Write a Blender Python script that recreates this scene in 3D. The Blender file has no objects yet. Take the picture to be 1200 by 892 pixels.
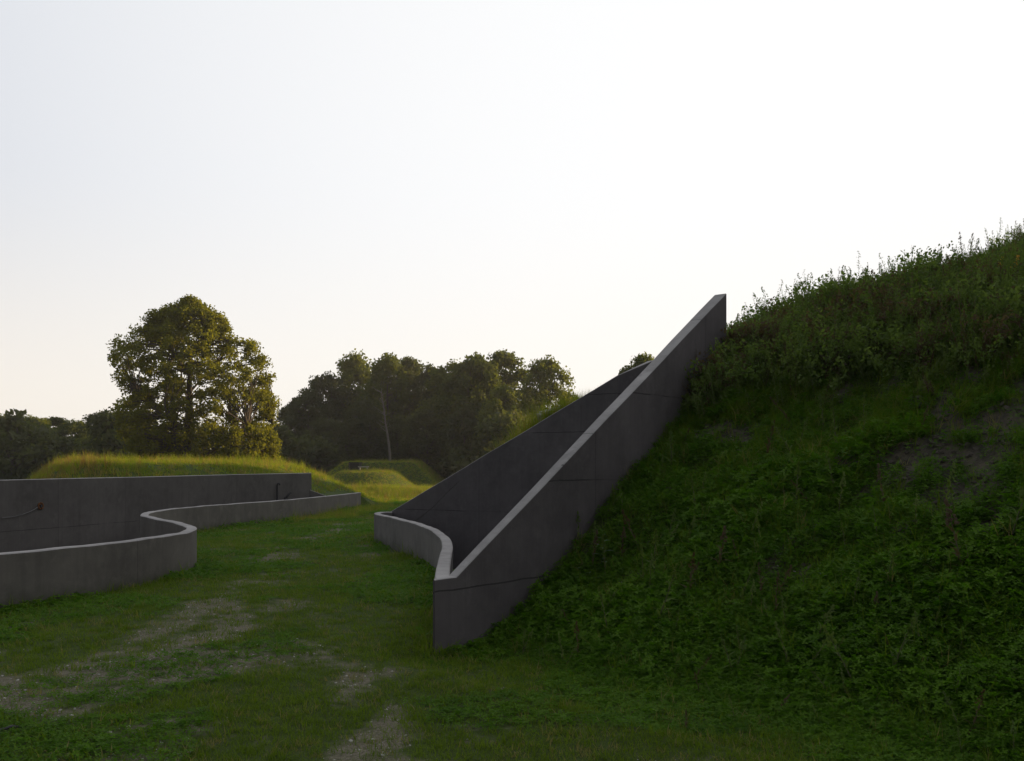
import bpy, math, random
import numpy as np
from mathutils import Vector, Matrix
from mathutils.geometry import delaunay_2d_cdt
random.seed(7); RNG = np.random.default_rng(11)
SC = bpy.context.scene
COL = SC.collection
F = 1100.0; HX, HY = 600.0, 550.0; EYE = 1.6      # focal length in photo pixels, horizon, eye height

# ------------------------------------------------------------------ camera
cd = bpy.data.cameras.new('camera'); cam = bpy.data.objects.new('camera', cd); COL.objects.link(cam)
cam.location = (0, 0, EYE); cam.rotation_euler = (math.radians(90), 0, 0)
cd.sensor_width = 36; cd.lens = F/1200*36; cd.shift_y = (HY-446)/1200
cd.clip_start = .05; cd.clip_end = 3000
SC.camera = cam

# ------------------------------------------------------------------ light
SUN_AZ, SUN_EL = math.radians(57), math.radians(9.5)
sdir = Vector((math.sin(SUN_AZ)*math.cos(SUN_EL), math.cos(SUN_AZ)*math.cos(SUN_EL), math.sin(SUN_EL)))
sl = bpy.data.lights.new('sun', 'SUN'); sl.energy = 5.0; sl.angle = math.radians(.6); sl.color = (1, .70, .36)
so = bpy.data.objects.new('sun', sl); COL.objects.link(so); so.rotation_euler = sdir.to_track_quat('Z', 'Y').to_euler()
w = bpy.data.worlds.new('World'); SC.world = w; w.use_nodes = True
nt = w.node_tree; nt.nodes.clear()
sky = nt.nodes.new('ShaderNodeTexSky'); sky.sky_type = 'NISHITA'; sky.sun_disc = False
sky.sun_elevation = SUN_EL; sky.sun_rotation = SUN_AZ; sky.air_density = 1.0; sky.dust_density = 4.5; sky.ozone_density = 2.0
hs = nt.nodes.new('ShaderNodeHueSaturation'); hs.inputs['Saturation'].default_value = .22
nt.links.new(sky.outputs[0], hs.inputs['Color'])
# bright thin haze on the sun's side of the sky, fading to clear dusk-blue sky behind the camera
def wn(t, **k):
    x = nt.nodes.new(t)
    for a, b in k.items(): setattr(x, a, b)
    return x
def wm(op, a, b=None, c=None):
    x = wn('ShaderNodeMath', operation=op)
    for i, v in enumerate((a, b, c)):
        if v is None: continue
        if isinstance(v, (int, float)): x.inputs[i].default_value = v
        else: nt.links.new(v, x.inputs[i])
    return x.outputs[0]
def wr(v, a, b, c=0., d=1.):
    x = wn('ShaderNodeMapRange', interpolation_type='SMOOTHSTEP'); nt.links.new(v, x.inputs[0])
    for i, q in zip((1, 2, 3, 4), (a, b, c, d)): x.inputs[i].default_value = q
    return x.outputs[0]
def wc(f, a, b):
    x = wn('ShaderNodeMix', data_type='RGBA'); nt.links.new(f, x.inputs[0])
    for s_, v in ((6, a), (7, b)):
        if isinstance(v, tuple): x.inputs[s_].default_value = (*v, 1)
        else: nt.links.new(v, x.inputs[s_])
    return x.outputs[2]
tc = wn('ShaderNodeTexCoord').outputs['Generated']
def wdot(v):
    x = wn('ShaderNodeVectorMath', operation='DOT_PRODUCT'); nt.links.new(tc, x.inputs[0]); x.inputs[1].default_value = v; return x.outputs['Value']
ga, ge = math.radians(30), math.radians(12)
gl = wdot((math.sin(ga)*math.cos(ge), math.cos(ga)*math.cos(ge), math.sin(ge)))
el = wdot((0, 0, 1))
cool = wc(wr(gl, .15, 1.0), (.55, .59, .67), (.98, .985, .99))       # far from / near the sun
warm = wc(wr(gl, .1, 1.0), (.88, .81, .72), (1.01, .97, .90))       # low band
col = wc(wr(el, .02, .30), warm, cool)
amt = wm('MULTIPLY', wr(gl, -.15, .50), wr(el, -.25, -.02))
hz = wn('ShaderNodeMix', data_type='RGBA', blend_type='MIX')
bg2 = wn('ShaderNodeBackground'); nt.links.new(col, bg2.inputs[0]); bg2.inputs[1].default_value = .745
bg = wn('ShaderNodeBackground'); nt.links.new(hs.outputs[0], bg.inputs[0]); bg.inputs[1].default_value = .125
ms = wn('ShaderNodeMixShader'); nt.links.new(amt, ms.inputs[0]); nt.links.new(bg.outputs[0], ms.inputs[1]); nt.links.new(bg2.outputs[0], ms.inputs[2])
wo = wn('ShaderNodeOutputWorld'); nt.links.new(ms.outputs[0], wo.inputs[0])
SC.view_settings.view_transform = 'Standard'; SC.view_settings.look = 'None'; SC.view_settings.gamma = 1
SC.view_settings.exposure = 0.47

# ------------------------------------------------------------------ noise in numpy
def _h(ix, iy, s):
    n = (ix.astype(np.int64)*374761393 + iy.astype(np.int64)*668265263 + s*974711) & 0x7fffffff
    n = ((n ^ (n >> 13))*1274126177) & 0x7fffffff
    n = (n ^ (n >> 16)) & 0xffff
    return n/65535.0
def vnoise(x, y, s=0):
    x = np.asarray(x, float); y = np.asarray(y, float)
    ix, iy = np.floor(x), np.floor(y); fx, fy = x-ix, y-iy
    fx = fx*fx*(3-2*fx); fy = fy*fy*(3-2*fy)
    a, b, c, d = _h(ix, iy, s), _h(ix+1, iy, s), _h(ix, iy+1, s), _h(ix+1, iy+1, s)
    return (a*(1-fx)+b*fx)*(1-fy)+(c*(1-fx)+d*fx)*fy
def fbm(x, y, s=0, o=4):
    t, a, f, n = 0, .5, 1., 0
    for i in range(o):
        t = t + a*vnoise(x*f+17.3*i, y*f-9.1*i, s+i); n += a; a *= .5; f *= 2.03
    return t/n
def sstep(a, b, x):
    t = np.clip((x-a)/(b-a), 0, 1); return t*t*(3-2*t)

def poly_sdist(x, y, poly):
    """signed distance, positive inside"""
    x = np.asarray(x, float); y = np.asarray(y, float)
    d = np.full(x.shape, 1e9); ins = np.zeros(x.shape, bool)
    n = len(poly)
    for i in range(n):
        ax, ay = poly[i]; bx, by = poly[(i+1) % n]
        ex, ey = bx-ax, by-ay; L = ex*ex+ey*ey
        if L == 0: continue
        t = np.clip(((x-ax)*ex+(y-ay)*ey)/L, 0, 1)
        d = np.minimum(d, np.hypot(x-ax-t*ex, y-ay-t*ey))
        if by != ay:
            c = ((ay > y) != (by > y)) & (x < (bx-ax)*(y-ay)/(by-ay)+ax)
            ins ^= c
    return np.where(ins, d, -d)

# ------------------------------------------------------------------ wall lines (plan, metres)
def catmull(P, n=8):
    P = [np.array(p, float) for p in P]; out = []
    Q = [2*P[0]-P[1]]+P+[2*P[-1]-P[-2]]
    for i in range(1, len(Q)-2):
        for k in range(n):
            t = k/n; p0, p1, p2, p3 = Q[i-1], Q[i], Q[i+1], Q[i+2]
            out.append(.5*((2*p1)+(-p0+p2)*t+(2*p0-5*p1+4*p2-p3)*t*t+(-p0+3*p1-3*p2+p3)*t**3))
    out.append(P[-1]); return out
def offset(P, d):
    """move an open plan polyline by d to its left (d>0)"""
    P = [np.array(p[:2], float) for p in P]; out = []
    for i, p in enumerate(P):
        a = P[max(i-1, 0)]; b = P[min(i+1, len(P)-1)]
        t0 = (p-a) if i > 0 else (b-p); t1 = (b-p) if i < len(P)-1 else (p-a)
        t0 = t0/np.linalg.norm(t0); t1 = t1/np.linalg.norm(t1)
        m = t0+t1; m = m/np.linalg.norm(m); nn = np.array((-m[1], m[0]))
        c = max(.5, float(np.dot(nn, (-t1[1], t1[0]))))
        dd = d[i] if hasattr(d, '__len__') else d
        out.append(p+nn*dd/c)
    return out
ZP = .65
# left low wall, outer face, seen walking away from the camera (court on the left)
LP = catmull([(-12.5, 3.6), (-9.0, 6.3), (-6.9, 8.7), (-5.75, 10.55), (-5.32, 11.5), (-4.98, 12.9), (-4.88, 13.8), (-4.95, 14.6), (-5.22, 15.5),
              (-5.9, 16.8), (-6.8, 18.2), (-7.55, 19.5), (-7.95, 20.8), (-8.1, 22.2), (-8.0, 24.0), (-7.6, 26.1), (-7.05, 28.6), (-6.75, 31.0), (-6.45, 34.5), (-6.2, 38.5)], 5)
# left high wall, its court face, walking away (ground behind it on the left)
HWp = [(-16.5, 14.5, 1.36), (-14.0, 16.5, 1.36), (-11.05, 20.0, 1.375), (-10.3, 22.4, 1.39), (-9.75, 24.8, 1.40), (-8.5, 28.9, 1.44), (-7.05, 33.0, 1.47)]
# right low wall, outer face, from the near corner away (court on the right)
WD = np.array((.633, .774)); W0 = np.array((-.665, 8.05))
RP = catmull([(-.679, 8.225), (-.74, 9.2), (-.80, 10.3), (-.88, 11.8), (-1.05, 13.4), (-1.4, 15.3), (-1.87, 17.0), (-2.34, 18.4), (-2.84, 19.8), (-2.99, 20.35), (-2.96, 20.85), (-2.72, 21.0)], 6)
FD = np.array((.83, -.56)); F0 = np.array((-2.72, 21.0)); FL = 5.7
FC = F0+FD*FL
FWp = [(F0[0]-.02, F0[1]+.0, ZP), (FC[0], FC[1], 3.39), (2.75, 18.38, 3.72), (4.35, 19.6, 4.15)]
WL = 5.49
WE = W0+WD*WL
# hole outlines of the two sunken courts (3 cm inside the outer faces)
hR = [tuple(p) for p in offset(RP, -.03)]
hR += [tuple(p) for p in offset(FWp[1:], .05)]
hR += [tuple(WE-WD*.02+np.array((-.10, .08))), tuple(WE-WD*.02+np.array((-.03, .024))), tuple(W0+WD*.1+np.array((-.03, .03)))]
lpi = [tuple(p) for p in offset(LP, .09)]
hL = [tuple(p) for p in offset(LP, .03)] + [p for p in lpi[::-1] if p[1] > 33.2] + [tuple(p) for p in offset(HWp, .05)][::-1]

# ------------------------------------------------------------------ terrain height
HILL = [(16, -11), (5, 1.6), (2.46, 4.52), (-.6, 8.0), (-3.6, 11.4), (-4.4, 18.0), (-3.35, 21.2), (-3.2, 25), (-1.5, 32), (2.2, 44), (8, 56), (18, 70), (40, 76), (70, 50), (75, -30)]  # unseen rear toe pushed out so its shadow reaches the low wall's end
BERM = [(-6.25, 38.6), (-6.55, 34.5), (-6.85, 31.0), (-9.5, 25.6), (-11.5, 23.5), (-15.5, 25), (-22, 30), (-22, 44), (-14, 50), (-9.2, 48), (-7.3, 43)]
_lpx = np.array([p[0] for p in LP]); _lpy = np.array([p[1] for p in LP])
_ry = np.array([p[1] for p in RP if p[1] < 20.4]); _rx = np.array([p[0] for p in RP if p[1] < 20.4])
def hill_d(x, y):
    x = np.asarray(x, float); y = np.asarray(y, float); d = poly_sdist(x, y, HILL)
    return np.where((y > 8.0) & (y < 21.1) & (x < np.interp(y, _ry, _rx)+.065), np.minimum(d, -1.5), d)
def smin(a, b, k):
    h = np.clip(.5+.5*(b-a)/k, 0, 1); return b*(1-h)+a*h-k*h*(1-h)
def smax(a, b, k): return -smin(-a, -b, k)
def height(x, y):
    x = np.asarray(x, float); y = np.asarray(y, float)
    d = hill_d(x, y)
    e = .34*(np.sqrt((d-.85)**2+.49)+(d-.85))
    e = e*(1+.02*sstep(15, 19, y)*(1-sstep(26, 32, y))*(1-sstep(2, 4, x)))
    C = 3.58+.36*(x-3)-.34*sstep(2.9, 3.6, x)*(1-sstep(4.6, 6.2, x))*(y < 22)-.27*np.maximum(0, x-4.2)*(1-sstep(14, 22, y))
    C = C + 1.6*sstep(20, 34, y)*sstep(3, 9, x)  # unseen rear of the hill raised to throw shade on the left walls
    C = smin(C, 7.4+0*x, 1.0); C = smax(C, 2.6+0*x, .4)
    C = C - .9*sstep(24, 40, y)*(x < 4)
    e = smin(e, C, .55)
    # terraced, slumping face on the right of the hill
    m = sstep(2.5, 5, x)*sstep(.5, 1.5, e)*(1-sstep(3.6, 4.2, e))
    q = e*2.6+1.6*fbm(x*.55, y*.55, 5, 2); fr = q-np.floor(q)
    e = e + m*.22*(sstep(.0, .7, fr)-fr)
    e = e + sstep(.1, 1, e)*(.34*(fbm(x*.9, y*.9, 3)-.5)+.12*(fbm(x*3.4, y*3.4, 8, 2)-.5))
    e = e*sstep(-4, -.5, d)-.13*sstep(-.7, .1, d)*(y < 16)
    z = e
    # left berm
    db = poly_sdist(x, y, BERM)
    b = np.where(db > 0, .55+.5*db, np.maximum(0, .55+.45*db))
    b = smin(b, 1.80+.16*(fbm(x*.2, y*.2, 9, 2)-.5), .55)
    right = (x > np.interp(y, _lpy, _lpx)-.062)
    b = np.where(right, b*sstep(38.9, 44, y), b)
    b = b*(.04+.96*sstep(-1.8, 1.6, x+.515*y))
    z = np.maximum(z, b*(1+.0*x))
    # far mounds
    def box(x0, x1, y0, y1, hh, sw):
        dd = np.minimum(np.minimum(x-x0, x1-x), np.minimum(y-y0, y1-y))
        return hh*np.clip(dd/sw, 0, 1)
    z = np.maximum(z, box(-17.5, -6.2, 80.5, 97, 2.22, 2.6))
    r = np.hypot((x+11.3)/4.2, (y-73.5)/6.5); z = np.maximum(z, 1.42*(1-sstep(.45, 1.0, r)))
    z = np.maximum(z, box(-8.5, 12, 97, 112, 2.05, 2.5))
    z = np.maximum(z, .30*np.exp(-((x+8)/4)**2-((y-60)/2.2)**2))
    z = z - .0*x
    far = sstep(30, 60, np.hypot(x, y))
    z = z + .05*(fbm(x*.35, y*.35, 21, 3)-.5)*(1+3*far) + .035*(fbm(x*1.7, y*1.7, 22, 3)-.5)*(1-far)
    return z
def at(px, py, y0=3., y1=200.):
    """where the ray through a photo pixel meets the ground"""
    Y = np.linspace(y0, y1, 6000) if y1 > 60 else np.linspace(y0, y1, 3000)
    X = (px-HX)/F*Y; Z = EYE-(py-HY)/F*Y
    g = height(X, Y); k = np.argmax(g >= Z)
    if g[k] < Z[k]: k = len(Y)-1
    return np.array((X[k], Y[k], g[k]))

TRK = [(-1.0, 45), (-4.2, 33), (-4.6, 24), (-4.2, 17.6), (-3.7, 12.6), (-3.05, 9.4), (-3.4, 7.6), (-4.6, 6.4), (-7, 5)]
TRK2 = [(-1.62, 8.4), (-1.45, 7.6), (-1.15, 6.7), (-.85, 5.9), (-.75, 4.9), (-.9, 3.5)]
def linedist(x, y, L):
    d = np.full(np.shape(x), 1e9)
    for (ax, ay), (bx, by) in zip(L[:-1], L[1:]):
        ex, ey = bx-ax, by-ay; t = np.clip(((x-ax)*ex+(y-ay)*ey)/(ex*ex+ey*ey), 0, 1)
        d = np.minimum(d, np.hypot(x-ax-t*ex, y-ay-t*ey))
    return d
PATCH = []   # (x, y, rx, ry)
for px, py, rx, ry in [(1160, 500, .8, .55), (1120, 440, .7, .4), (1180, 410, .7, .3), (1050, 555, .6, .3), (985, 550, .4, .25), (1140, 685, .22, .18), (1190, 610, .4, .25),
                       (955, 620, .22, .16), (940, 590, .2, .15), (870, 570, .3, .12), (850, 500, .3, .15), (1185, 560, .4, .2), (1100, 480, .4, .25), (1195, 470, .6, .4)]:
    p = at(px, py, 3, 20); PATCH.append((p[0], p[1], rx, ry))
def bare(x, y):
    """0 = closed turf, 1 = bare soil"""
    x = np.asarray(x, float); y = np.asarray(y, float)
    d = hill_d(x, y)
    n = fbm(x*1.1+3, y*1.1, 31, 5); n2 = fbm(x*.35, y*.35, 41, 3); n3 = fbm(x*4.2, y*4.2, 51, 4)
    ld = linedist(x, y, TRK)
    t = np.exp(-(ld/.9)**2)*.16 + np.exp(-((ld-1.5)/.5)**2)*.09*(y > 9)
    t2 = np.exp(-(linedist(x, y, TRK2)/.28)**2)*.15
    near = .10*(1-sstep(7.5, 11, y))*sstep(.35, .6, n2)
    edge = .10*np.exp(-((d+.9)/.8)**2)*(y < 8)
    xs = x-np.interp(y, [5, 9.4, 12.6, 17.6, 24, 45], [-4.4, -3.05, -3.7, -4.2, -4.6, -1]); st = fbm(xs*2.6, y*.75, 71, 5)
    v = n*.30+st*.44+n3*.32 + t+t2+near+edge - .10*sstep(24, 40, y)
    g = sstep(.57, .90, v)*(1-sstep(-.5, .3, d))
    hp = np.zeros(x.shape)
    for (cx, cy, rx, ry) in PATCH:
        hp = np.maximum(hp, np.exp(-(((x-cx)/(rx*.8+.06))**2+((y-cy)/(ry*1.1+.08))**2)))
    gh = sstep(.46, .76, hp*.85+.16*sstep(3.6, 5.2, x+.05*y)+(n3-.5)*2.6+(fbm(x*1.5-y*1.7, x*.5+y*.5, 77, 4)-.5)*1.6)*sstep(0, .6, d)
    return np.clip(np.maximum(g, gh), 0, 1)

# ------------------------------------------------------------------ helpers
def tag(o, label=None, cat=None, group=None, kind=None):
    if label: o['label'] = label
    if cat: o['category'] = cat
    if group: o['group'] = group
    if kind: o['kind'] = kind
    return o
def link(name, me, mat=None, parent=None, smooth=False):
    o = bpy.data.objects.new(name, me); COL.objects.link(o)
    if mat is not None:
        me.materials.clear()
        for m_ in (mat if isinstance(mat, (list, tuple)) else [mat]): me.materials.append(m_)
    if parent: o.parent = parent
    if smooth: me.polygons.foreach_set('use_smooth', [True]*len(me.polygons))
    return o
def fastmesh(name, V, Fq):
    """V (n,3), Fq (m,k) with constant k"""
    V = np.asarray(V, np.float32); Fq = np.asarray(Fq, np.int32); k = Fq.shape[1]
    me = bpy.data.meshes.new(name); me.vertices.add(len(V)); me.vertices.foreach_set('co', V.ravel())
    me.loops.add(Fq.size); me.loops.foreach_set('vertex_index', Fq.ravel())
    me.polygons.add(len(Fq)); me.polygons.foreach_set('loop_start', np.arange(0, Fq.size, k, dtype=np.int32))
    me.update(calc_edges=True); return me
class MB:
    def __init__(s): s.v = []; s.f = []
    def add(s, V, Fs):
        b = len(s.v); s.v += [tuple(map(float, p)) for p in V]; s.f += [tuple(i+b for i in f) for f in Fs]
    def box(s, c, d, rz=0, bev=0):
        hx, hy, hz = d[0]/2, d[1]/2, d[2]/2; ca, sa = math.cos(rz), math.sin(rz)
        V = []
        if bev:
            rings = [(hz-bev, 0), (hz, -bev)]
            prof = [(-hz, -bev), (-hz+bev, 0), (hz-bev, 0), (hz, -bev)]
            for z, e in prof:
                for sx, sy in ((-1, -1), (1, -1), (1, 1), (-1, 1)):
                    V.append((sx*(hx+e), sy*(hy+e), z))
            Fs = [(3, 2, 1, 0), (12, 13, 14, 15)]
            for r in range(3):
                for k in range(4): Fs.append((r*4+k, r*4+(k+1) % 4, r*4+4+(k+1) % 4, r*4+4+k))
        else:
            for z in (-hz, hz):
                for sx, sy in ((-1, -1), (1, -1), (1, 1), (-1, 1)): V.append((sx*hx, sy*hy, z))
            Fs = [(3, 2, 1, 0), (4, 5, 6, 7)]+[(k, (k+1) % 4, 4+(k+1) % 4, 4+k) for k in range(4)]
        s.add([(c[0]+x*ca-y*sa, c[1]+x*sa+y*ca, c[2]+z) for x, y, z in V], Fs)
    def tube(s, P, R, n=6, cap=True):
        P = [Vector(p) for p in P]; V = []; Fs = []
        for i, p in enumerate(P):
            t = (P[min(i+1, len(P)-1)]-P[max(i-1, 0)])
            t = t.normalized() if t.length > 1e-9 else Vector((0, 0, 1))
            a = t.cross(Vector((.31, .87, .13))).normalized(); b = t.cross(a)
            r = R[i] if hasattr(R, '__len__') else R
            for k in range(n):
                q = 2*math.pi*k/n; V.append(p+a*(math.cos(q)*r)+b*(math.sin(q)*r))
        for i in range(len(P)-1):
            for k in range(n): Fs.append((i*n+k, i*n+(k+1) % n, (i+1)*n+(k+1) % n, (i+1)*n+k))
        if cap: Fs += [tuple(range(n))[::-1], tuple(range((len(P)-1)*n, len(P)*n))]
        s.add(V, Fs)
    def mesh(s, name):
        me = bpy.data.meshes.new(name); me.from_pydata(s.v, [], s.f); me.update(); return me
    def build(s, name, mat, parent=None, smooth=False): return link(name, s.mesh(name), mat, parent, smooth)

# ------------------------------------------------------------------ materials
def newmat(name):
    m = bpy.data.materials.new(name); m.use_nodes = True; n = m.node_tree; n.nodes.clear()
    out = n.nodes.new('ShaderNodeOutputMaterial'); return m, n, out
def N(n, t, **kw):
    x = n.nodes.new(t)
    for k, v in kw.items():
        if k.startswith('i_'): x.inputs[k[2:].replace('_', ' ')].default_value = v
        else: setattr(x, k, v)
    return x
def noise(n, vec, scale, detail=4, rough=.55):
    x = N(n, 'ShaderNodeTexNoise'); x.inputs['Scale'].default_value = scale; x.inputs['Detail'].default_value = detail; x.inputs['Roughness'].default_value = rough
    if vec is not None: n.links.new(vec, x.inputs['Vector'])
    return x.outputs[0]
def ramp(n, fac, stops):
    x = N(n, 'ShaderNodeValToRGB'); e = x.color_ramp.elements
    while len(e) < len(stops): e.new(.5)
    for el, (p, c) in zip(e, stops): el.position = p; el.color = (*c, 1) if len(c) == 3 else c
    n.links.new(fac, x.inputs[0]); return x.outputs[0]
def mixc(n, fac, a, b, mode='MIX'):
    x = N(n, 'ShaderNodeMix', data_type='RGBA', blend_type=mode)
    for s, v in ((0, fac), (6, a), (7, b)):
        if isinstance(v, (int, float)): x.inputs[s].default_value = v
        elif isinstance(v, tuple): x.inputs[s].default_value = (*v, 1)
        else: n.links.new(v, x.inputs[s])
    return x.outputs[2]
def mathn(n, op, a, b=None, c=None, clamp=False):
    x = N(n, 'ShaderNodeMath', operation=op); x.use_clamp = clamp
    for i, v in enumerate((a, b, c)):
        if v is None: continue
        if isinstance(v, (int, float)): x.inputs[i].default_value = v
        else: n.links.new(v, x.inputs[i])
    return x.outputs[0]
def principled(n, out, color, rough=.9, bump=None, bstr=.3, bdist=.02, spec=.3):
    p = N(n, 'ShaderNodeBsdfPrincipled')
    for s, v in (('Base Color', color), ('Roughness', rough)):
        if isinstance(v, (int, float)): p.inputs[s].default_value = v
        elif isinstance(v, tuple): p.inputs[s].default_value = (*v, 1)
        else: n.links.new(v, p.inputs[s])
    p.inputs['Specular IOR Level'].default_value = spec
    if bump is not None:
        b = N(n, 'ShaderNodeBump'); b.inputs['Strength'].default_value = bstr; b.inputs['Distance'].default_value = bdist
        n.links.new(bump, b.inputs['Height']); n.links.new(b.outputs[0], p.inputs['Normal'])
    n.links.new(p.outputs[0], out.inputs[0]); return p

def concrete(name, zj, uj, base=(.20, .19, .185), streak=.35, foot=False):
    """cast concrete: board grain, drips, pour lines at heights zj (v) and panel joints every uj metres (u)"""
    m, n, out = newmat(name)
    uv = N(n, 'ShaderNodeUVMap').outputs[0]
    sp = N(n, 'ShaderNodeSeparateXYZ'); n.links.new(uv, sp.inputs[0]); U, V = sp.outputs[0], sp.outputs[1]
    geo = N(n, 'ShaderNodeNewGeometry'); pos = geo.outputs['Position']
    big = noise(n, pos, .8, 6, .6); mid = noise(n, pos, 5, 6, .65); fine = noise(n, pos, 60, 4, .6)
    mp = N(n, 'ShaderNodeMapping'); n.links.new(uv, mp.inputs[0]); mp.inputs['Scale'].default_value = (9, .5, 1)
    drip = noise(n, mp.outputs[0], 1, 5, .6)
    mp2 = N(n, 'ShaderNodeMapping'); n.links.new(uv, mp2.inputs[0]); mp2.inputs['Scale'].default_value = (28, .22, 1)
    board = noise(n, mp2.outputs[0], 1, 3, .5)
    c = mixc(n, ramp(n, big, [(.3, (0, 0, 0)), (.72, (1, 1, 1))]), tuple(v*.68 for v in base), tuple(v*1.2 for v in base))
    c = mixc(n, mathn(n, 'MULTIPLY', ramp(n, mid, [(.42, (0, 0, 0)), (.66, (1, 1, 1))]), .5), c, tuple(v*1.25 for v in base))
    c = mixc(n, mathn(n, 'MULTIPLY', ramp(n, drip, [(.5, (0, 0, 0)), (.75, (1, 1, 1))]), streak), c, tuple(v*.55 for v in base))
    c = mixc(n, mathn(n, 'MULTIPLY', ramp(n, board, [(.4, (0, 0, 0)), (.6, (1, 1, 1))]), .14), c, tuple(v*.7 for v in base))
    pv = N(n, 'ShaderNodeCombineXYZ'); n.links.new(mathn(n, 'FLOOR', mathn(n, 'DIVIDE', U, uj)), pv.inputs[0]); n.links.new(mathn(n, 'FLOOR', mathn(n, 'ADD', V, .46)), pv.inputs[1])
    wn_ = N(n, 'ShaderNodeTexWhiteNoise'); n.links.new(pv.outputs[0], wn_.inputs['Vector'])
    c = mixc(n, mathn(n, 'MULTIPLY', wn_.outputs['Value'], .34), c, tuple(v*.62 for v in base))
    blot = noise(n, pos, 2.2, 8, .7)
    c = mixc(n, mathn(n, 'MULTIPLY', ramp(n, blot, [(.54, (0, 0, 0)), (.62, (1, 1, 1))]), .22), c, tuple(v*.5 for v in base))
    c = mixc(n, mathn(n, 'MULTIPLY', ramp(n, blot, [(.34, (1, 1, 1)), (.42, (0, 0, 0))]), .25), c, tuple(min(1, v*1.7) for v in base))
    # joints
    jl = None
    wob = mathn(n, 'MULTIPLY', mathn(n, 'SUBTRACT', noise(n, pos, 2.5, 3), .5), .03)
    for z in zj:
        d = mathn(n, 'ABSOLUTE', mathn(n, 'SUBTRACT', mathn(n, 'ADD', V, wob), z))
        l = mathn(n, 'LESS_THAN', d, .007)
        jl = l if jl is None else mathn(n, 'MAXIMUM', jl, l)
    brk = ramp(n, noise(n, pos, 1.3, 3), [(.42, (0, 0, 0)), (.52, (1, 1, 1))])
    if jl is not None: jl = mathn(n, 'MULTIPLY', jl, mathn(n, 'ADD', mathn(n, 'MULTIPLY', brk, .75), .25))
    fr = mathn(n, 'FRACT', mathn(n, 'DIVIDE', U, uj)); dv = mathn(n, 'MULTIPLY', mathn(n, 'MINIMUM', fr, mathn(n, 'SUBTRACT', 1.0, fr)), uj)
    vl = mathn(n, 'MULTIPLY', mathn(n, 'LESS_THAN', dv, .006), .6)
    jl = vl if jl is None else mathn(n, 'MAXIMUM', jl, vl)
    c = mixc(n, mathn(n, 'MULTIPLY', jl, .75), c, (.03, .028, .027))
    if foot:
        fz_ = mathn(n, 'ADD', V, mathn(n, 'MULTIPLY', mathn(n, 'SUBTRACT', mid, .5), .35))
        c = mixc(n, mathn(n, 'MULTIPLY', ramp(n, fz_, [(.02, (1, 1, 1)), (.24, (0, 0, 0))]), .6), c, (.055, .058, .035))
    # pin holes and blisters
    vo = N(n, 'ShaderNodeTexVoronoi'); vo.inputs['Scale'].default_value = 5; n.links.new(pos, vo.inputs['Vector'])
    hole = mathn(n, 'MULTIPLY', mathn(n, 'LESS_THAN', vo.outputs['Distance'], .07), mathn(n, 'GREATER_THAN', noise(n, pos, 1.1, 2), .62))
    c = mixc(n, mathn(n, 'MULTIPLY', hole, .7), c, (.04, .04, .04))
    hgt = mathn(n, 'ADD', mathn(n, 'ADD', mathn(n, 'MULTIPLY', fine, .25), mathn(n, 'MULTIPLY', mid, .35)), mathn(n, 'MULTIPLY', board, .25))
    hgt = mathn(n, 'SUBTRACT', hgt, mathn(n, 'MULTIPLY', jl, .8))
    principled(n, out, c, .86, hgt, .5, .012, .25)
    return m

def leafmat(name, c0, c1, trans=.45, dry=None, dryamt=.15, scale=1.2, tint=(1.25, 1.35, .6)):
    m, n, out = newmat(name)
    pos = N(n, 'ShaderNodeNewGeometry').outputs['Position']
    rnd = N(n, 'ShaderNodeObjectInfo').outputs['Random']
    a = noise(n, pos, scale, 4, .6); b = noise(n, pos, scale*9, 2, .5)
    f = mathn(n, 'ADD', mathn(n, 'MULTIPLY', a, .6), mathn(n, 'ADD', mathn(n, 'MULTIPLY', b, .45), mathn(n, 'MULTIPLY', rnd, .35)))
    c = mixc(n, ramp(n, f, [(.42, (0, 0, 0)), (.98, (1, 1, 1))]), c0, c1)
    if dry:
        r2 = mathn(n, 'FRACT', mathn(n, 'MULTIPLY', rnd, 37.7))
        c = mixc(n, mathn(n, 'LESS_THAN', r2, dryamt), c, dry)
    p = N(n, 'ShaderNodeBsdfPrincipled'); p.inputs['Roughness'].default_value = .7; p.inputs['Specular IOR Level'].default_value = .12
    n.links.new(c, p.inputs['Base Color'])
    t = N(n, 'ShaderNodeBsdfTranslucent')
    n.links.new(mixc(n, 1.0, c, tint, 'MULTIPLY'), t.inputs[0])
    s = N(n, 'ShaderNodeMixShader'); s.inputs[0].default_value = trans
    n.links.new(p.outputs[0], s.inputs[1]); n.links.new(t.outputs[0], s.inputs[2]); n.links.new(s.outputs[0], out.inputs[0])
    return m
def plain(name, col, rough=.7, sc=20, var=.25, spec=.3):
    m, n, out = newmat(name); pos = N(n, 'ShaderNodeNewGeometry').outputs['Position']
    f = noise(n, pos, sc, 5, .6)
    c = mixc(n, f, tuple(v*(1-var) for v in col), tuple(v*(1+var) for v in col))
    principled(n, out, c, rough, f, .3, .01, spec); return m

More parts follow.
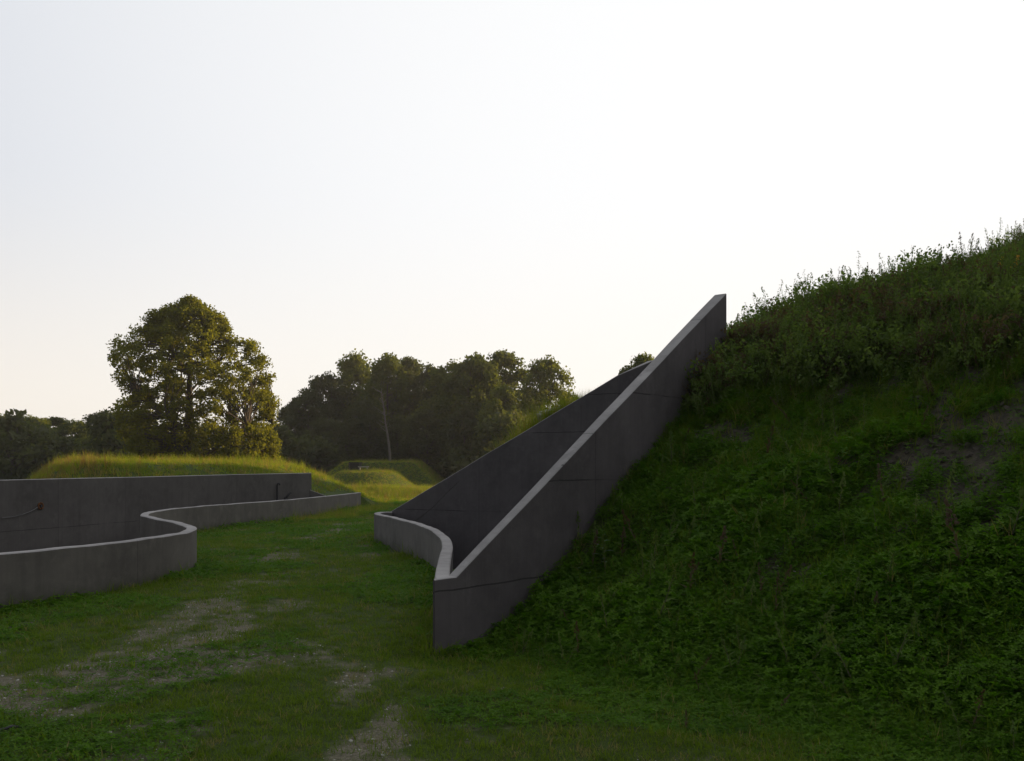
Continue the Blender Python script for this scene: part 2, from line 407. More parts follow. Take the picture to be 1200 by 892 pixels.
def ground_mat():
    m, n, out = newmat('turf_and_soil')
    pos = N(n, 'ShaderNodeNewGeometry').outputs['Position']
    at_ = N(n, 'ShaderNodeAttribute'); at_.attribute_name = 'bare'; bare_ = at_.outputs['Fac']
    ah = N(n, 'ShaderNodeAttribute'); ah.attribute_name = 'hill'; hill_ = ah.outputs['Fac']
    f1 = noise(n, pos, 9, 6, .7); f2 = noise(n, pos, 45, 5, .65); f3 = noise(n, pos, 1.2, 5, .6); f4 = noise(n, pos, 140, 3, .6)
    k = mathn(n, 'ADD', bare_, mathn(n, 'MULTIPLY', mathn(n, 'SUBTRACT', f1, .5), 1.5))
    k = ramp(n, mathn(n, 'ADD', k, mathn(n, 'MULTIPLY', mathn(n, 'SUBTRACT', f2, .5), .7)), [(.24, (0, 0, 0)), (.74, (.9, .9, .9))])
    soil = mixc(n, f3, (.175, .150, .108), (.27, .235, .175)); soil = mixc(n, ramp(n, f2, [(.42, (0, 0, 0)), (.62, (1, 1, 1))]), soil, (.10, .09, .06))
    soil = mixc(n, ramp(n, f4, [(.62, (0, 0, 0)), (.70, (1, 1, 1))]), soil, (.46, .43, .38))
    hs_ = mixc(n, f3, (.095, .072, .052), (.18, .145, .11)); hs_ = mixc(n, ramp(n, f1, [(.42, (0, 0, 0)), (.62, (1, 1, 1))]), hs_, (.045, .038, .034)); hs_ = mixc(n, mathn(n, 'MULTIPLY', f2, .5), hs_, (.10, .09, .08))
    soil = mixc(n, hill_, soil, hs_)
    turf = mixc(n, f3, (.035, .066, .008), (.062, .10, .014)); turf = mixc(n, ramp(n, f2, [(.4, (0, 0, 0)), (.7, (1, 1, 1))]), turf, (.05, .05, .02))
    turf = mixc(n, mathn(n, 'MULTIPLY', f1, .5), turf, (.085, .12, .03))
    c = mixc(n, k, turf, soil)
    hg = mathn(n, 'ADD', mathn(n, 'MULTIPLY', f1, .5), mathn(n, 'ADD', mathn(n, 'MULTIPLY', f2, .35), mathn(n, 'MULTIPLY', f4, .12)))
    principled(n, out, c, .95, hg, .9, .05, .12)
    return m
M_GROUND = ground_mat()
M_CON_L = concrete('left_low_wall_concrete', [], 2.4, (.145, .130, .115), foot=True)
M_CON_H = concrete('high_wall_concrete', [.25, -.75], 2.4, (.112, .101, .094))
M_CON_R = concrete('right_low_wall_concrete', [], 2.4, (.17, .156, .150), foot=True)
M_CON_W = concrete('wing_wall_concrete', [.545, 1.485, 2.46], 2.45, (.132, .115, .118), .3)
M_CON_F = concrete('rear_wing_concrete', [.72, 2.33, 3.04], 2.45, (.122, .110, .114), .25)
M_FLOOR = concrete('court_floor_concrete', [], 3.0, (.13, .12, .115))
M_CONP = plain('pale_concrete', (.33, .32, .30), .85, 6)
M_BARK = plain('bark', (.075, .06, .048), .9, 12, .4)
M_BIRCH = plain('pale_bark', (.16, .145, .125), .8, 8, .3)
M_IRON = plain('dark_iron', (.03, .028, .03), .5, 15)
M_RUST = plain('rust', (.17, .068, .022), .8, 60, .5)
M_CABLE = plain('grey_cable', (.16, .155, .15), .5, 20, .1)
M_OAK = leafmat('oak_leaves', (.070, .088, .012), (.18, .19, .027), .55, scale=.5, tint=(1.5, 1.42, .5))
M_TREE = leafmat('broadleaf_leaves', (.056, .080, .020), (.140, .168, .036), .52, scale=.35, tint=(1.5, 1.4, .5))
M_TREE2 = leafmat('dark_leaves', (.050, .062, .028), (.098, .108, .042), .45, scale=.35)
M_GRASS = leafmat('grass_blades', (.085, .140, .010), (.17, .24, .022), .44, (.26, .22, .09), .10, .9)
M_CLOVER = leafmat('clover_leaves', (.052, .125, .007), (.125, .235, .016), .38, None, 0, 1.3, (1.1, 1.4, .5))
M_TALL = leafmat('tall_grass_blades', (.13, .18, .016), (.27, .31, .03), .52, (.34, .24, .09), .22, .8)
M_PALE = leafmat('pale_green_leaves', (.075, .15, .025), (.15, .25, .045), .35, (.26, .22, .12), .12, 2)
M_REDGR = leafmat('russet_grass_blades', (.18, .13, .045), (.28, .21, .07), .45, None, 0, .8, (1.2, 1.1, .7))
M_WEED = leafmat('weed_leaves', (.085, .135, .034), (.18, .24, .065), .45, (.12, .085, .055), .2, 1.5)
M_BUSH = leafmat('reddish_bush_leaves', (.055, .06, .03), (.13, .10, .06), .3, None, 0, 3)
M_BROAD = leafmat('broad_grey_leaves', (.10, .16, .09), (.17, .23, .14), .2, None, 0, 6, (1, 1.2, .8))
M_STEM = plain('weed_stem', (.10, .10, .045), .8, 30)
M_YEL = plain('yellow_flowers', (.85, .45, .03), .7, 50, .2)
M_CLOD = plain('soil_clod', (.10, .085, .072), .95, 40, .4, .1)
M_STONE = plain('pale_stone', (.42, .40, .36), .9, 30, .3)

# ------------------------------------------------------------------ terrain mesh
def terrain():
    pts = []
    r = 2.2; rings = []
    while r < 700: rings.append(r); r *= 1.0165 if r < 130 else 1.12
    for k, r in enumerate(rings):
        st = .0175 if r < 130 else .06
        a = -.68 if r > 6 else -.9
        aa = np.arange(-math.pi, math.pi, .16)
        dense = np.arange(-.74, .74, st)
        aa = np.concatenate([aa[(aa < -.78) | (aa > .78)], dense])+(k % 2)*st*.5
        pts.append(np.stack([np.sin(aa)*r, np.cos(aa)*r], 1))
    gx, gy = np.meshgrid(np.arange(-21, 3, .55), np.arange(64, 101, .6)); pts.append(np.stack([gx.ravel(), gy.ravel()], 1))
    pts.append(np.array([[0, 0], [.9, .9], [-.9, .9], [-.9, -.9], [.9, -.9]]))
    pts = np.concatenate(pts); pts = pts+(RNG.random(pts.shape)-.5)*.004*np.hypot(pts[:, 0], pts[:, 1])[:, None]
    keep = np.ones(len(pts), bool)
    for H in (hR, hL):
        sd = poly_sdist(pts[:, 0], pts[:, 1], H); keep &= sd < -.03
    pts = pts[keep]
    V = [tuple(p) for p in pts]; E = []
    for H in (hR, hL):
        HP = []
        for i in range(len(H)):
            a = np.array(H[i]); b = np.array(H[(i+1) % len(H)]); L = np.linalg.norm(b-a); n = max(1, int(L/.3))
            for k in range(n): HP.append(tuple(a+(b-a)*k/n))
        b0 = len(V); V += HP; E += [(b0+i, b0+(i+1) % len(HP)) for i in range(len(HP))]
    vo, eo, fo, _, _, _ = delaunay_2d_cdt([Vector(v) for v in V], E, [], 0, 1e-5)
    P = np.array([(v.x, v.y) for v in vo]); T = np.array([tuple(f) for f in fo], int)
    c = P[T].mean(1); ok = np.ones(len(T), bool)
    for H in (hR, hL): ok &= poly_sdist(c[:, 0], c[:, 1], H) < 0
    T = T[ok]
    z = height(P[:, 0], P[:, 1])
    me = fastmesh('ground', np.column_stack([P, z]), T)
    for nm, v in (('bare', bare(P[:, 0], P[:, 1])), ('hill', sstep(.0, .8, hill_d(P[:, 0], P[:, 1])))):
        at2 = me.attributes.new(nm, 'FLOAT', 'POINT'); at2.data.foreach_set('value', v.astype(np.float32))
    o = link('ground', me, M_GROUND, smooth=True); tag(o, kind='structure'); return o
terrain()

# ------------------------------------------------------------------ walls
CAPMAT = None
def wall(name, P, th, zt, zb, mat, side=1, u0=0., ch=.012, hull=None):
    """P: plan line of the visible face; the body lies at its left (side=1) or right (side=-1)."""
    n = len(P); P2 = [np.array(p[:2], float) for p in P]
    zt = [p[2] for p in P] if zt is None else (zt if hasattr(zt, '__len__') else [zt]*n)
    th = th if hasattr(th, '__len__') else [th]*n
    A = P2; B = offset(P2, [t*side for t in th])
    A1 = offset(P2, [ch*side]*n); B1 = offset(P2, [(t-ch)*side for t in th])
    u = [u0]
    for i in range(1, n): u.append(u[-1]+float(np.linalg.norm(P2[i]-P2[i-1])))
    V = []; UV = []
    for i in range(n):
        z = zt[i]
        z = z+.004*math.sin(u[i]*3.1)+.003*math.sin(u[i]*7.7+1)
        for q, zz, vv in ((A[i], zb, zb), (A[i], z-ch, z-ch), (A1[i], z, z), (B1[i], z, z+th[i]), (B[i], z-ch, z-ch), (B[i], zb, zb)):
            V.append((q[0], q[1], zz)); UV.append((u[i], vv))
    Fs = []
    for i in range(n-1):
        for k in range(5):
            a, b = i*6+k, i*6+k+1; c, d = (i+1)*6+k+1, (i+1)*6+k
            Fs.append((a, d, c, b) if side > 0 else (a, b, c, d))
    Fs.append(tuple(range(6))); Fs.append(tuple(range((n-1)*6, n*6)))
    me = bpy.data.meshes.new(name); me.from_pydata(V, [], Fs); me.update()
    uvl = me.uv_layers.new(name='UVMap')
    for pl in me.polygons:
        for li in pl.loop_indices: uvl.data[li].uv = UV[me.loops[li].vertex_index]
    import bmesh
    bm = bmesh.new(); bm.from_mesh(me); bmesh.ops.recalc_face_normals(bm, faces=bm.faces); bm.to_mesh(me); bm.free()
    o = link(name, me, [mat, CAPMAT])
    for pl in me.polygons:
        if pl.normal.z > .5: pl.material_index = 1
    return o
CAPMAT = concrete('skylit_top_concrete', [], 2.4, (.37, .35, .34), .2)  # wall tops: same concrete, coloured paler to paint in light from the sky
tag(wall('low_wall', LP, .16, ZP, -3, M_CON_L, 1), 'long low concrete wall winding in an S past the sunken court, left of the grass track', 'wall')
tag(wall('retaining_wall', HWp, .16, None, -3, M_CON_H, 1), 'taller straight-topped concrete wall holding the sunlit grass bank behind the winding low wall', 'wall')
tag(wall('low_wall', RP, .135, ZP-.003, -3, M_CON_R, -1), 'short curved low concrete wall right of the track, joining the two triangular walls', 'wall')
SS = np.concatenate([[0, .13, .28], np.linspace(.28, WL, 14)[1:]])
wp = [tuple(W0+WD*s) for s in SS]
wz = [ZP if s <= .28 else ZP+(s-.28)*(3.91-ZP)/(WL-.28) for s in SS]
wt = [.10+.075*s/WL if s > 0 else .018 for s in SS]
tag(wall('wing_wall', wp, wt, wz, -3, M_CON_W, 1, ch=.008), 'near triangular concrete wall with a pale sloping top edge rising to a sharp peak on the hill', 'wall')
fp = [F0+FD*s for s in np.linspace(0, FL, 12)]; fz = [ZP+(3.39-ZP)*s/FL for s in np.linspace(0, FL, 12)]
fp = [tuple(p) for p in fp]+[FWp[2][:2], FWp[3][:2]]; fz += [FWp[2][2], FWp[3][2]]
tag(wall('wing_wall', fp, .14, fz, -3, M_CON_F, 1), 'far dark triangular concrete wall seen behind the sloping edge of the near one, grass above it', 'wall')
# hidden back of the right court, so that it is closed from any side
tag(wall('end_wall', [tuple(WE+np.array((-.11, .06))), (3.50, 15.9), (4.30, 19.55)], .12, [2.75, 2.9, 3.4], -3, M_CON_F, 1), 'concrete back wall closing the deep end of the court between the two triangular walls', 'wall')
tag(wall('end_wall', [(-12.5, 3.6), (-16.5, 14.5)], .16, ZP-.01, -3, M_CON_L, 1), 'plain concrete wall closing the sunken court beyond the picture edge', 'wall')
cA = [p for p in hL if abs(p[1]-33) < .2 and p[0] < -7][0]; cB = sorted([p for p in lpi if p[1] > 33.2], key=lambda p: p[1])[0]
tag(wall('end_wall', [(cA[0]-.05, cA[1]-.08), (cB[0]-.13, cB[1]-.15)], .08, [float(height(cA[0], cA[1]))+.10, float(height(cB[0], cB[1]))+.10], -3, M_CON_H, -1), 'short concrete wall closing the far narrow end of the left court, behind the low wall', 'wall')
# floors of the courts
for poly, z in ((hR, -2.4), (hL, -2.4)):
    me = bpy.data.meshes.new('courtyard_floor'); me.from_pydata([(x, y, z) for x, y in poly], [], [tuple(range(len(poly)))]); me.update()
    uvl = me.uv_layers.new(name='UVMap')
    for pl in me.polygons:
        for li in pl.loop_indices: v = me.vertices[me.loops[li].vertex_index].co; uvl.data[li].uv = (v.x, v.y)
    tag(link('courtyard_floor', me, M_FLOOR), kind='structure')

# fittings on the high wall
def on_wall(px, py):
    """point on the court face of the high wall"""
    uu = (px-HX)/F
    for a, b in zip(HWp[:-1], HWp[1:]):
        ax, ay, bx, by = a[0], a[1], b[0], b[1]
        den = (bx-ax)-uu*(by-ay); t = (uu*ay-ax)/den
        if 0 <= t <= 1:
            Y = ay+t*(by-ay); d = np.array((bx-ax, by-ay)); d = d/np.linalg.norm(d)
            return np.array((uu*Y, Y, EYE-(py-HY)/F*Y)), d, np.array((d[1], -d[0]))
p, d, nn = on_wall(323, 567); t = MB(); o3 = lambda q, k: (q[0]+nn[0]*k, q[1]+nn[1]*k, q[2])
top = p.copy(); t.tube([o3((top[0], top[1], -2.3), .06), o3((top[0], top[1], .3), .06), o3((top[0], top[1], top[2]-.06), .06), o3((top[0]+d[0]*.03, top[1]+d[1]*.03, top[2]), .07), o3((top[0]+d[0]*.1, top[1]+d[1]*.1, top[2]+.01), .08), o3((top[0]+d[0]*.13, top[1]+d[1]*.13, top[2]-.04), .08)], .028, 8)
tag(t.build('vent_pipe', M_IRON, smooth=True), 'thin dark upright pipe with a hooked top against the taller wall', 'pipe')
p, d, nn = on_wall(334.5, 582.5); t = MB()
t.box((p[0]+nn[0]*.03, p[1]+nn[1]*.03, p[2]-.08), (.14, .05, .16), math.atan2(d[1], d[0]), .008)
t.tube([o3(p, .05), o3((p[0]+d[0]*.1, p[1]+d[1]*.1, p[2]+.1), .09), o3((p[0]+d[0]*.16, p[1]+d[1]*.16, p[2]+.13), .1)], [.035, .03, .03], 8)
tag(t.build('wall_bracket', M_IRON), 'small black bracket low on the taller wall beside the pipe', 'bracket')
p, d, nn = on_wall(47, 593)
fx = bpy.data.objects.new('rusty_fitting', None); COL.objects.link(fx); fx.location = tuple(p)
tag(fx, 'rusty orange round fitting on the dark left wall, thin grey cable hanging from it', 'wall fitting')
t = MB()
L3 = lambda a, k, z: (d[0]*a+nn[0]*k, d[1]*a+nn[1]*k, z)
ring = [L3(.07*math.cos(q), .02, .07*math.sin(q)) for q in np.linspace(0, 2*math.pi, 17)]
t.tube(ring, .018, 6, False)
for q in range(4): t.tube([L3(0, .02, 0), L3(.066*math.cos(q*1.57+.6), .02, .066*math.sin(q*1.57+.6))], .012, 5)
t.build('plate', M_RUST, fx)
t = MB(); t.tube([L3(0, -.01, 0), L3(0, .05, 0)], [.03, .03], 10); t.build('bolt', M_IRON, fx)
q2, _, _ = on_wall(1, 607); t = MB(); qa = np.array(q2)-np.array(p)
t.tube([L3(-.09, .025, -.02)]+[(qa[0]*s+nn[0]*.03, qa[1]*s+nn[1]*.03, qa[2]*s-.06*math.sin(math.pi*s)) for s in (.2, .35, .5, .65, .8, 1)], .008, 6)
t.build('cable', M_CABLE, fx)

# ------------------------------------------------------------------ far things on the mounds
def gz(x, y): return float(height(np.array([x]), np.array([y]))[0])
bx, by = (426-HX)/F*76.5, 76.5; bz = gz(bx, by)
be = bpy.data.objects.new('bench', None); COL.objects.link(be); be.location = (bx, by, 1.50); tag(be, 'small pale concrete slab bench standing on the grass mound beside the dark doorway', 'bench')
t = MB(); t.box((0, 0, .30), (.85, .42, .09), 0, .01); t.build('seat', M_CONP, be)
for s in (-.3, .3):
    t = MB(); t.box((s, 0, .10), (.09, .36, .30), 0, .008); t.build('leg', M_CONP, be)
dx, dy = (416-HX)/F*82.0, 81.6
bk = bpy.data.objects.new('bunker_entrance', None); COL.objects.link(bk); bk.location = (dx, dy, 1.38); tag(bk, 'small dark doorway set into the flat-topped grass mound in front of the woods', 'bunker entrance')
t = MB()
t.box((-.42, .9, .2), (.08, 2.2, 1.1)); t.box((.42, .9, .2), (.08, 2.2, 1.1)); t.box((0, .9, .79), (.92, 2.2, .08))
t.build('frame', M_IRON, bk)
t = MB(); t.box((0, -.05, .2), (.75, .06, 1.08)); t.build('door', M_IRON, bk)

# ------------------------------------------------------------------ trees
def leaves(C, R, n, size, rng, flat=.7, shell=.5):
    """leaf quads spread through clumps with centres C (k,3) and radii R (k)"""
    k = len(C); ci = np.repeat(np.arange(k), n)
    d = rng.normal(size=(len(ci), 3)); d /= np.linalg.norm(d, axis=1)[:, None]
    rr = rng.random(len(ci))**(1/(1+2*shell))
    p = C[ci]+d*(R[ci]*rr)[:, None]*np.array((1, 1, flat))
    a = rng.normal(size=(len(ci), 3)); a /= np.linalg.norm(a, axis=1)[:, None]
    b = np.cross(a, rng.normal(size=a.shape)); b /= np.linalg.norm(b, axis=1)[:, None]
    s = size*(.6+.8*rng.random(len(ci)))[:, None]
    V = np.stack([p-a*s*.5, p+b*s*.32, p+a*s*.5, p-b*s*.32], 1).reshape(-1, 3)
    return V, np.arange(len(V)).reshape(-1, 4)
def limb(mb, a, b, r0, r1, rng, sag=.12, n=5):
    a = np.array(a, float); b = np.array(b, float); L = np.linalg.norm(b-a)
    P = []
    for i in range(n+1):
        t = i/n; p = a+(b-a)*t; p[2] += L*sag*math.sin(math.pi*t)
        if 0 < i < n: p = p+rng.normal(size=3)*L*.035
        P.append(tuple(p))
    mb.tube(P, [r0+(r1-r0)*(i/n)**.7 for i in range(n+1)], 5 if r0 < .08 else 7, False)
    return P
def tree_meshes(name, seed, H, outline, ncl, nleaf, leaf, clump, trunk_r, depth=1., shell=.55, leanx=0., lowtrunk=.18):
    """outline: list (z fraction, left half-width, right half-width) in metres"""
    rng = np.random.default_rng(seed)
    zf = np.array([o[0] for o in outline])*H; xl = np.array([o[1] for o in outline]); xr = np.array([o[2] for o in outline])
    C = []
    while len(C) < ncl:
        z = zf[0]+(zf[-1]-zf[0])*rng.random()**1.18; l = np.interp(z, zf, xl); r = np.interp(z, zf, xr)
        x = rng.uniform(-l, r); half = (l+r)/2; mid = (r-l)/2
        yh = half*depth*math.sqrt(max(0., 1-((x-mid)/max(half, .1))**2)); y = rng.uniform(-yh, yh)
        q = math.hypot((x-mid)/max(half, .1), y/max(half*depth, .1))
        if rng.random() > (.42+.58*q**1.5) and z < .8*H: continue
        C.append((x, y, z))
    C = np.array(C); R = clump*(.65+.75*rng.random(len(C)))
    V, Fq = leaves(C, R, nleaf, leaf, rng, .85, shell)
    # stray twigs at the outline
    crown = fastmesh(name+'_crown', V, Fq)
    mb = MB(); top = np.array((leanx, 0, H*.80))
    tp = [(leanx*t**1.5+.12*math.sin(3*t+seed), .1*math.sin(5*t+seed), -.25+(H*.80+.25)*t) for t in np.linspace(0, 1, 9)]
    tr = [trunk_r*(1-.86*t)+(.35*trunk_r if t == 0 else 0) for t in np.linspace(0, 1, 9)]
    mb.tube(tp, tr, 9, False)
    T = np.array(tp); nodes = [T[i] for i in range(2, 9)]
    order = np.argsort([np.hypot(c[0], c[1]) for c in C])
    # main limbs to some far clumps, then twigs to all the others
    mains = rng.choice(len(C), size=min(16, len(C)), replace=False); pool = []
    for m_ in mains:
        c = C[m_]; hz = c[2]-np.hypot(c[0], c[1])*.75; hz = min(max(hz, H*lowtrunk), H*.72)
        j = int(np.argmin(abs(T[:, 2]-hz))); j = max(1, j)
        P = limb(mb, T[j], c, tr[j]*.5, .03, rng, .05, 6); pool += P[1:]
    pool = np.array(pool+[tuple(v) for v in T[3:]])
    for i in range(len(C)):
        if i in mains: continue
        dd = np.linalg.norm(pool-C[i], axis=1)+np.maximum(0, pool[:, 2]-C[i, 2])*1.5
        j = int(np.argmin(dd)); limb(mb, pool[j], C[i], .035+.01*min(dd[j], 3), .012, rng, .06, 3)
    return crown, mb.mesh(name+'_trunk')
def place_tree(cm, tm, name, loc, rz, sc, label, cat='tree', group=None, mat=M_TREE, bark=M_BARK):
    o = bpy.data.objects.new(name, None); COL.objects.link(o); o.location = loc; o.rotation_euler = (0, 0, rz); o.scale = sc if hasattr(sc, '__len__') else (sc,)*3
    tag(o, label, cat, group)
    for nm, me, m_ in (('crown', cm, mat), ('trunk', tm, bark)):
        if me is None: continue
        c = bpy.data.objects.new(nm, me); COL.objects.link(c); c.parent = o
        if len(me.materials) == 0: me.materials.append(m_)
        c.material_slots[0].link = 'OBJECT'; c.material_slots[0].material = m_
    return o
# the big oak
OY = 60.; k = OY/F; H = (552-352)*k+1.6
def fr(py): return (EYE+(HY-py)*k)/H
tr_ = [(545, 190, 300), (535, 165, 324), (520, 142, 328), (500, 139, 327), (488, 134, 324), (476, 128, 326), (467, 148, 326), (460, 149, 317), (450, 139, 319), (435, 135, 322), (422, 132, 317), (412, 127, 306),
       (400, 136, 303), (394, 146, 274), (383, 168, 272), (372, 168, 268), (364, 182, 258), (357, 208, 243), (351, 214, 230)]
ol = [(fr(y_), 220-a_, b_-220) for y_, a_, b_ in tr_]
ol = [(a, max(.2, b*k-.3), max(.2, c*k-.3)) for a, b, c in ol]
cm, tm = tree_meshes('oak', 5, H, ol, 1050, 92, .155, .44, .42, .85, .35, 0., .10)
place_tree(cm, tm, 'oak_tree', ((220-HX)*k, OY, -.1), 0, 1, 'large spreading tree standing alone above the sunlit grass bank, gold light on its right side', 'tree', None, M_OAK)
# kinds of wood tree, all built at height 12
def generic(seed, wl, wr, low=.12, ncl=120, top=.95):
    H = 12.; o = [(low, wl*.6, wr*.6), (.3, wl*.95, wr*.9), (.5, wl, wr), (.7, wl*.94, wr*.96), (.85, wl*.76, wr*.74), (top, wl*.46, wr*.42), (1, .4, .5)]
    return tree_meshes('wood_tree', seed, H, o, ncl, 135, .28, .85, .28, .9, .35, 0, .12)
KINDS = [generic(21, 3.9, 3.5, .04, 190), generic(22, 3.4, 3.7, .03, 180), generic(23, 4.4, 4.4, .04, 230), generic(24, 3.0, 3.2, .03, 160), generic(25, 3.8, 3.3, .04, 180)]
SH = []
for sd in (31, 32):
    H_ = 3.2; SH.append(tree_meshes('thicket', sd, H_, [(.02, 1.6, 1.8), (.4, 2.1, 2.0), (.8, 1.3, 1.5), (1, .4, .5)], 46, 90, .26, .6, .08, 1., .5))
def far_tree(px, ytop, Y, kind, label, wide=1., mat=M_TREE, group=None):
    h = EYE+(HY-ytop)/F*Y; s = h/12.; wide *= 1.12
    cm, tm = KINDS[kind]
    return place_tree(cm, tm, 'broadleaf_tree', ((px-HX)/F*Y, Y, -.05), (px*1.37) % 6.28, (s*wide, s*wide, s), label, 'tree', group, mat)
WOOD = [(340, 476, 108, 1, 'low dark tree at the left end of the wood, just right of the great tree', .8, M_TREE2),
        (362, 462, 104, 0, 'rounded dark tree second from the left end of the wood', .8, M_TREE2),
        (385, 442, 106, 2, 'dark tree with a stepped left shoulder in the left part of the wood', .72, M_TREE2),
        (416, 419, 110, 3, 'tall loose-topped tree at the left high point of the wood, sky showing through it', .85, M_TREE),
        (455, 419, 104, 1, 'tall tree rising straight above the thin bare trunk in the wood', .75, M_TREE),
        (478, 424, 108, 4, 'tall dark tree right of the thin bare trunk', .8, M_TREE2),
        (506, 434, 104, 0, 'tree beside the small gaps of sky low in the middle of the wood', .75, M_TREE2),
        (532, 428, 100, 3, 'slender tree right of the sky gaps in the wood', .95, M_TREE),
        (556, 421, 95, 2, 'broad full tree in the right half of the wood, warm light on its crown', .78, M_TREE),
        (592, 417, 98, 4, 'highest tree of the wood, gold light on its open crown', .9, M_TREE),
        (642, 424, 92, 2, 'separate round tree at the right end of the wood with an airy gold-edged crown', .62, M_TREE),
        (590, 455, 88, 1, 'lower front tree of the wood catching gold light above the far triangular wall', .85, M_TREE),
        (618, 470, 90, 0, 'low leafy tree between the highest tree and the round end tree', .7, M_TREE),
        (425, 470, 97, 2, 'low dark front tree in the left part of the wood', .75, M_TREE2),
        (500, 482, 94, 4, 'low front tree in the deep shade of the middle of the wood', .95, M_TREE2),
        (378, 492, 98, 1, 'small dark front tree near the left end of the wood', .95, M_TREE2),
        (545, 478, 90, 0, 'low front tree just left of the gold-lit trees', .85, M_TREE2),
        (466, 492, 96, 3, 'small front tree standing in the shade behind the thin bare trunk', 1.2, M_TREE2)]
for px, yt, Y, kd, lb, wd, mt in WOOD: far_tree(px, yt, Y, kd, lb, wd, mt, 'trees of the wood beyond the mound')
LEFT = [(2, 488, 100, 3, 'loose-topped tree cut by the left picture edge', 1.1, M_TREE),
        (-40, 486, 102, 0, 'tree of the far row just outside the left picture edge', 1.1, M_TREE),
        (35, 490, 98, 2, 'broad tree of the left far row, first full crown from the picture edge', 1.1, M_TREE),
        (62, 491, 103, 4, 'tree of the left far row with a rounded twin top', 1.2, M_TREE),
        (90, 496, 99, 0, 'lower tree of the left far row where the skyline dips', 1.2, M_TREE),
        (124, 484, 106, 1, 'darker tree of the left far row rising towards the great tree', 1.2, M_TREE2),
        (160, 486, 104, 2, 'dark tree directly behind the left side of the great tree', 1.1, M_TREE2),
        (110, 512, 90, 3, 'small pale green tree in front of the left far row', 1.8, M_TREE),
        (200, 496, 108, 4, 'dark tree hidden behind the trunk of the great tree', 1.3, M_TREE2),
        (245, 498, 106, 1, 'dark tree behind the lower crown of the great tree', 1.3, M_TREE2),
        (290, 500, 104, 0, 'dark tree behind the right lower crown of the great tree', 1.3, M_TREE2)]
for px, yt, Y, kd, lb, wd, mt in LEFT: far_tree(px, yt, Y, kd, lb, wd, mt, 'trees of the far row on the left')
# undergrowth in front of the wood, individual bushes
bushes = ['at the foot of the great tree', 'under the far row by the left edge', 'in the dark gap of the left far row', 'below the dip of the left far row', 'left of the great tree',
          'right of the great tree', 'at the left foot of the wood', 'left of the mound', 'behind the left end of the mound', 'behind the dark doorway', 'left of the thin bare trunk',
          'right of the thin bare trunk', 'behind the middle of the mound', 'behind the right end of the mound', 'right of the mound', 'under the gold-lit trees', 'above the far triangular wall']
bp = [(205, 78), (12, 84), (45, 88), (80, 86), (150, 82), (335, 88), (360, 92), (385, 99), (405, 104), (425, 101), (445, 106), (468, 101), (490, 100), (512, 116), (535, 114), (565, 88), (595, 84)]
for i, (lb, (px, Y)) in enumerate(zip(bushes, bp)):
    s = 1.15+.25*math.sin(i*2.1)
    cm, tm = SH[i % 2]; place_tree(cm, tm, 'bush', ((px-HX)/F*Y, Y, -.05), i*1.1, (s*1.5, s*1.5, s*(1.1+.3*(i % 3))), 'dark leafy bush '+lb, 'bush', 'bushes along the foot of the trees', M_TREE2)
# tree peeping over the rear wing, and trees beyond the hill that shade it
cm, tm = KINDS[4]; Yq = 62.
place_tree(cm, tm, 'broadleaf_tree', ((757-HX)/F*Yq, Yq, 0), .4, (.55, .55, (EYE+(HY-421)/F*Yq)/12.), 'treetop peeping over the meeting point of the two triangular walls', 'tree', None, M_TREE)
# the bare birch
rng = np.random.default_rng(3); mb = MB(); Yb = 86.; kb = Yb/F
bpth = [(458, 548), (456.5, 530), (454, 510), (451.5, 495), (450, 480), (448, 466), (447, 455)]
P = [((x-458)*kb, .1*math.sin(i), EYE+(HY-y)*kb) for i, (x, y) in enumerate(bpth)]; P[0] = (0, 0, -.1)
mb.tube(P, [.13, .115, .10, .08, .06, .035, .015], 7)
br = MB()
for i in range(26):
    t = rng.uniform(.35, .98)*(len(P)-1); j = int(t); f = t-j; a = np.array(P[j])*(1-f)+np.array(P[min(j+1, 6)])*f
    an = rng.uniform(0, 6.28); L = rng.uniform(.5, 1.3)
    limb(br, a, a+np.array((math.cos(an)*L, math.sin(an)*L, L*.55)), .03, .008, rng, -.05, 4)
bo = bpy.data.objects.new('bare_tree', None); COL.objects.link(bo); bo.location = ((458-HX)*kb, Yb, 2.1 if False else 0)
tag(bo, 'thin pale bare trunk leaning slightly in front of the dark wood', 'dead tree')
mb.build('trunk', M_BIRCH, bo, True); br.build('branches', M_BIRCH, bo)

# ------------------------------------------------------------------ ground vegetation
SRC = []
def blade(V, Fs, base, ang, h, w, bend, seg=3, curl=1.):
    b = len(V); dx, dy = math.cos(ang), math.sin(ang); sx, sy = -dy*w*.5, dx*w*.5
    for i in range(seg+1):
        t = i/seg; o = bend*h*t**1.8; z = h*(t-.25*bend*t*t*curl); k = (1-t)**.6
        if i < seg: V += [(base[0]+dx*o-sx*k, base[1]+dy*o-sy*k, base[2]+z), (base[0]+dx*o+sx*k, base[1]+dy*o+sy*k, base[2]+z)]
        else: V.append((base[0]+dx*o, base[1]+dy*o, base[2]+z))
    for i in range(seg-1): Fs.append((b+2*i, b+2*i+1, b+2*i+3, b+2*i+2))
    Fs.append((b+2*seg-2, b+2*seg-1, b+2*seg))
def src(name, V, Fs, mats, mi=None):
    me = bpy.data.meshes.new(name); me.from_pydata(V, [], Fs); me.update()
    for m_ in mats: me.materials.append(m_)
    if mi: me.polygons.foreach_set('material_index', mi)
    return bpy.data.objects.new(name, me)
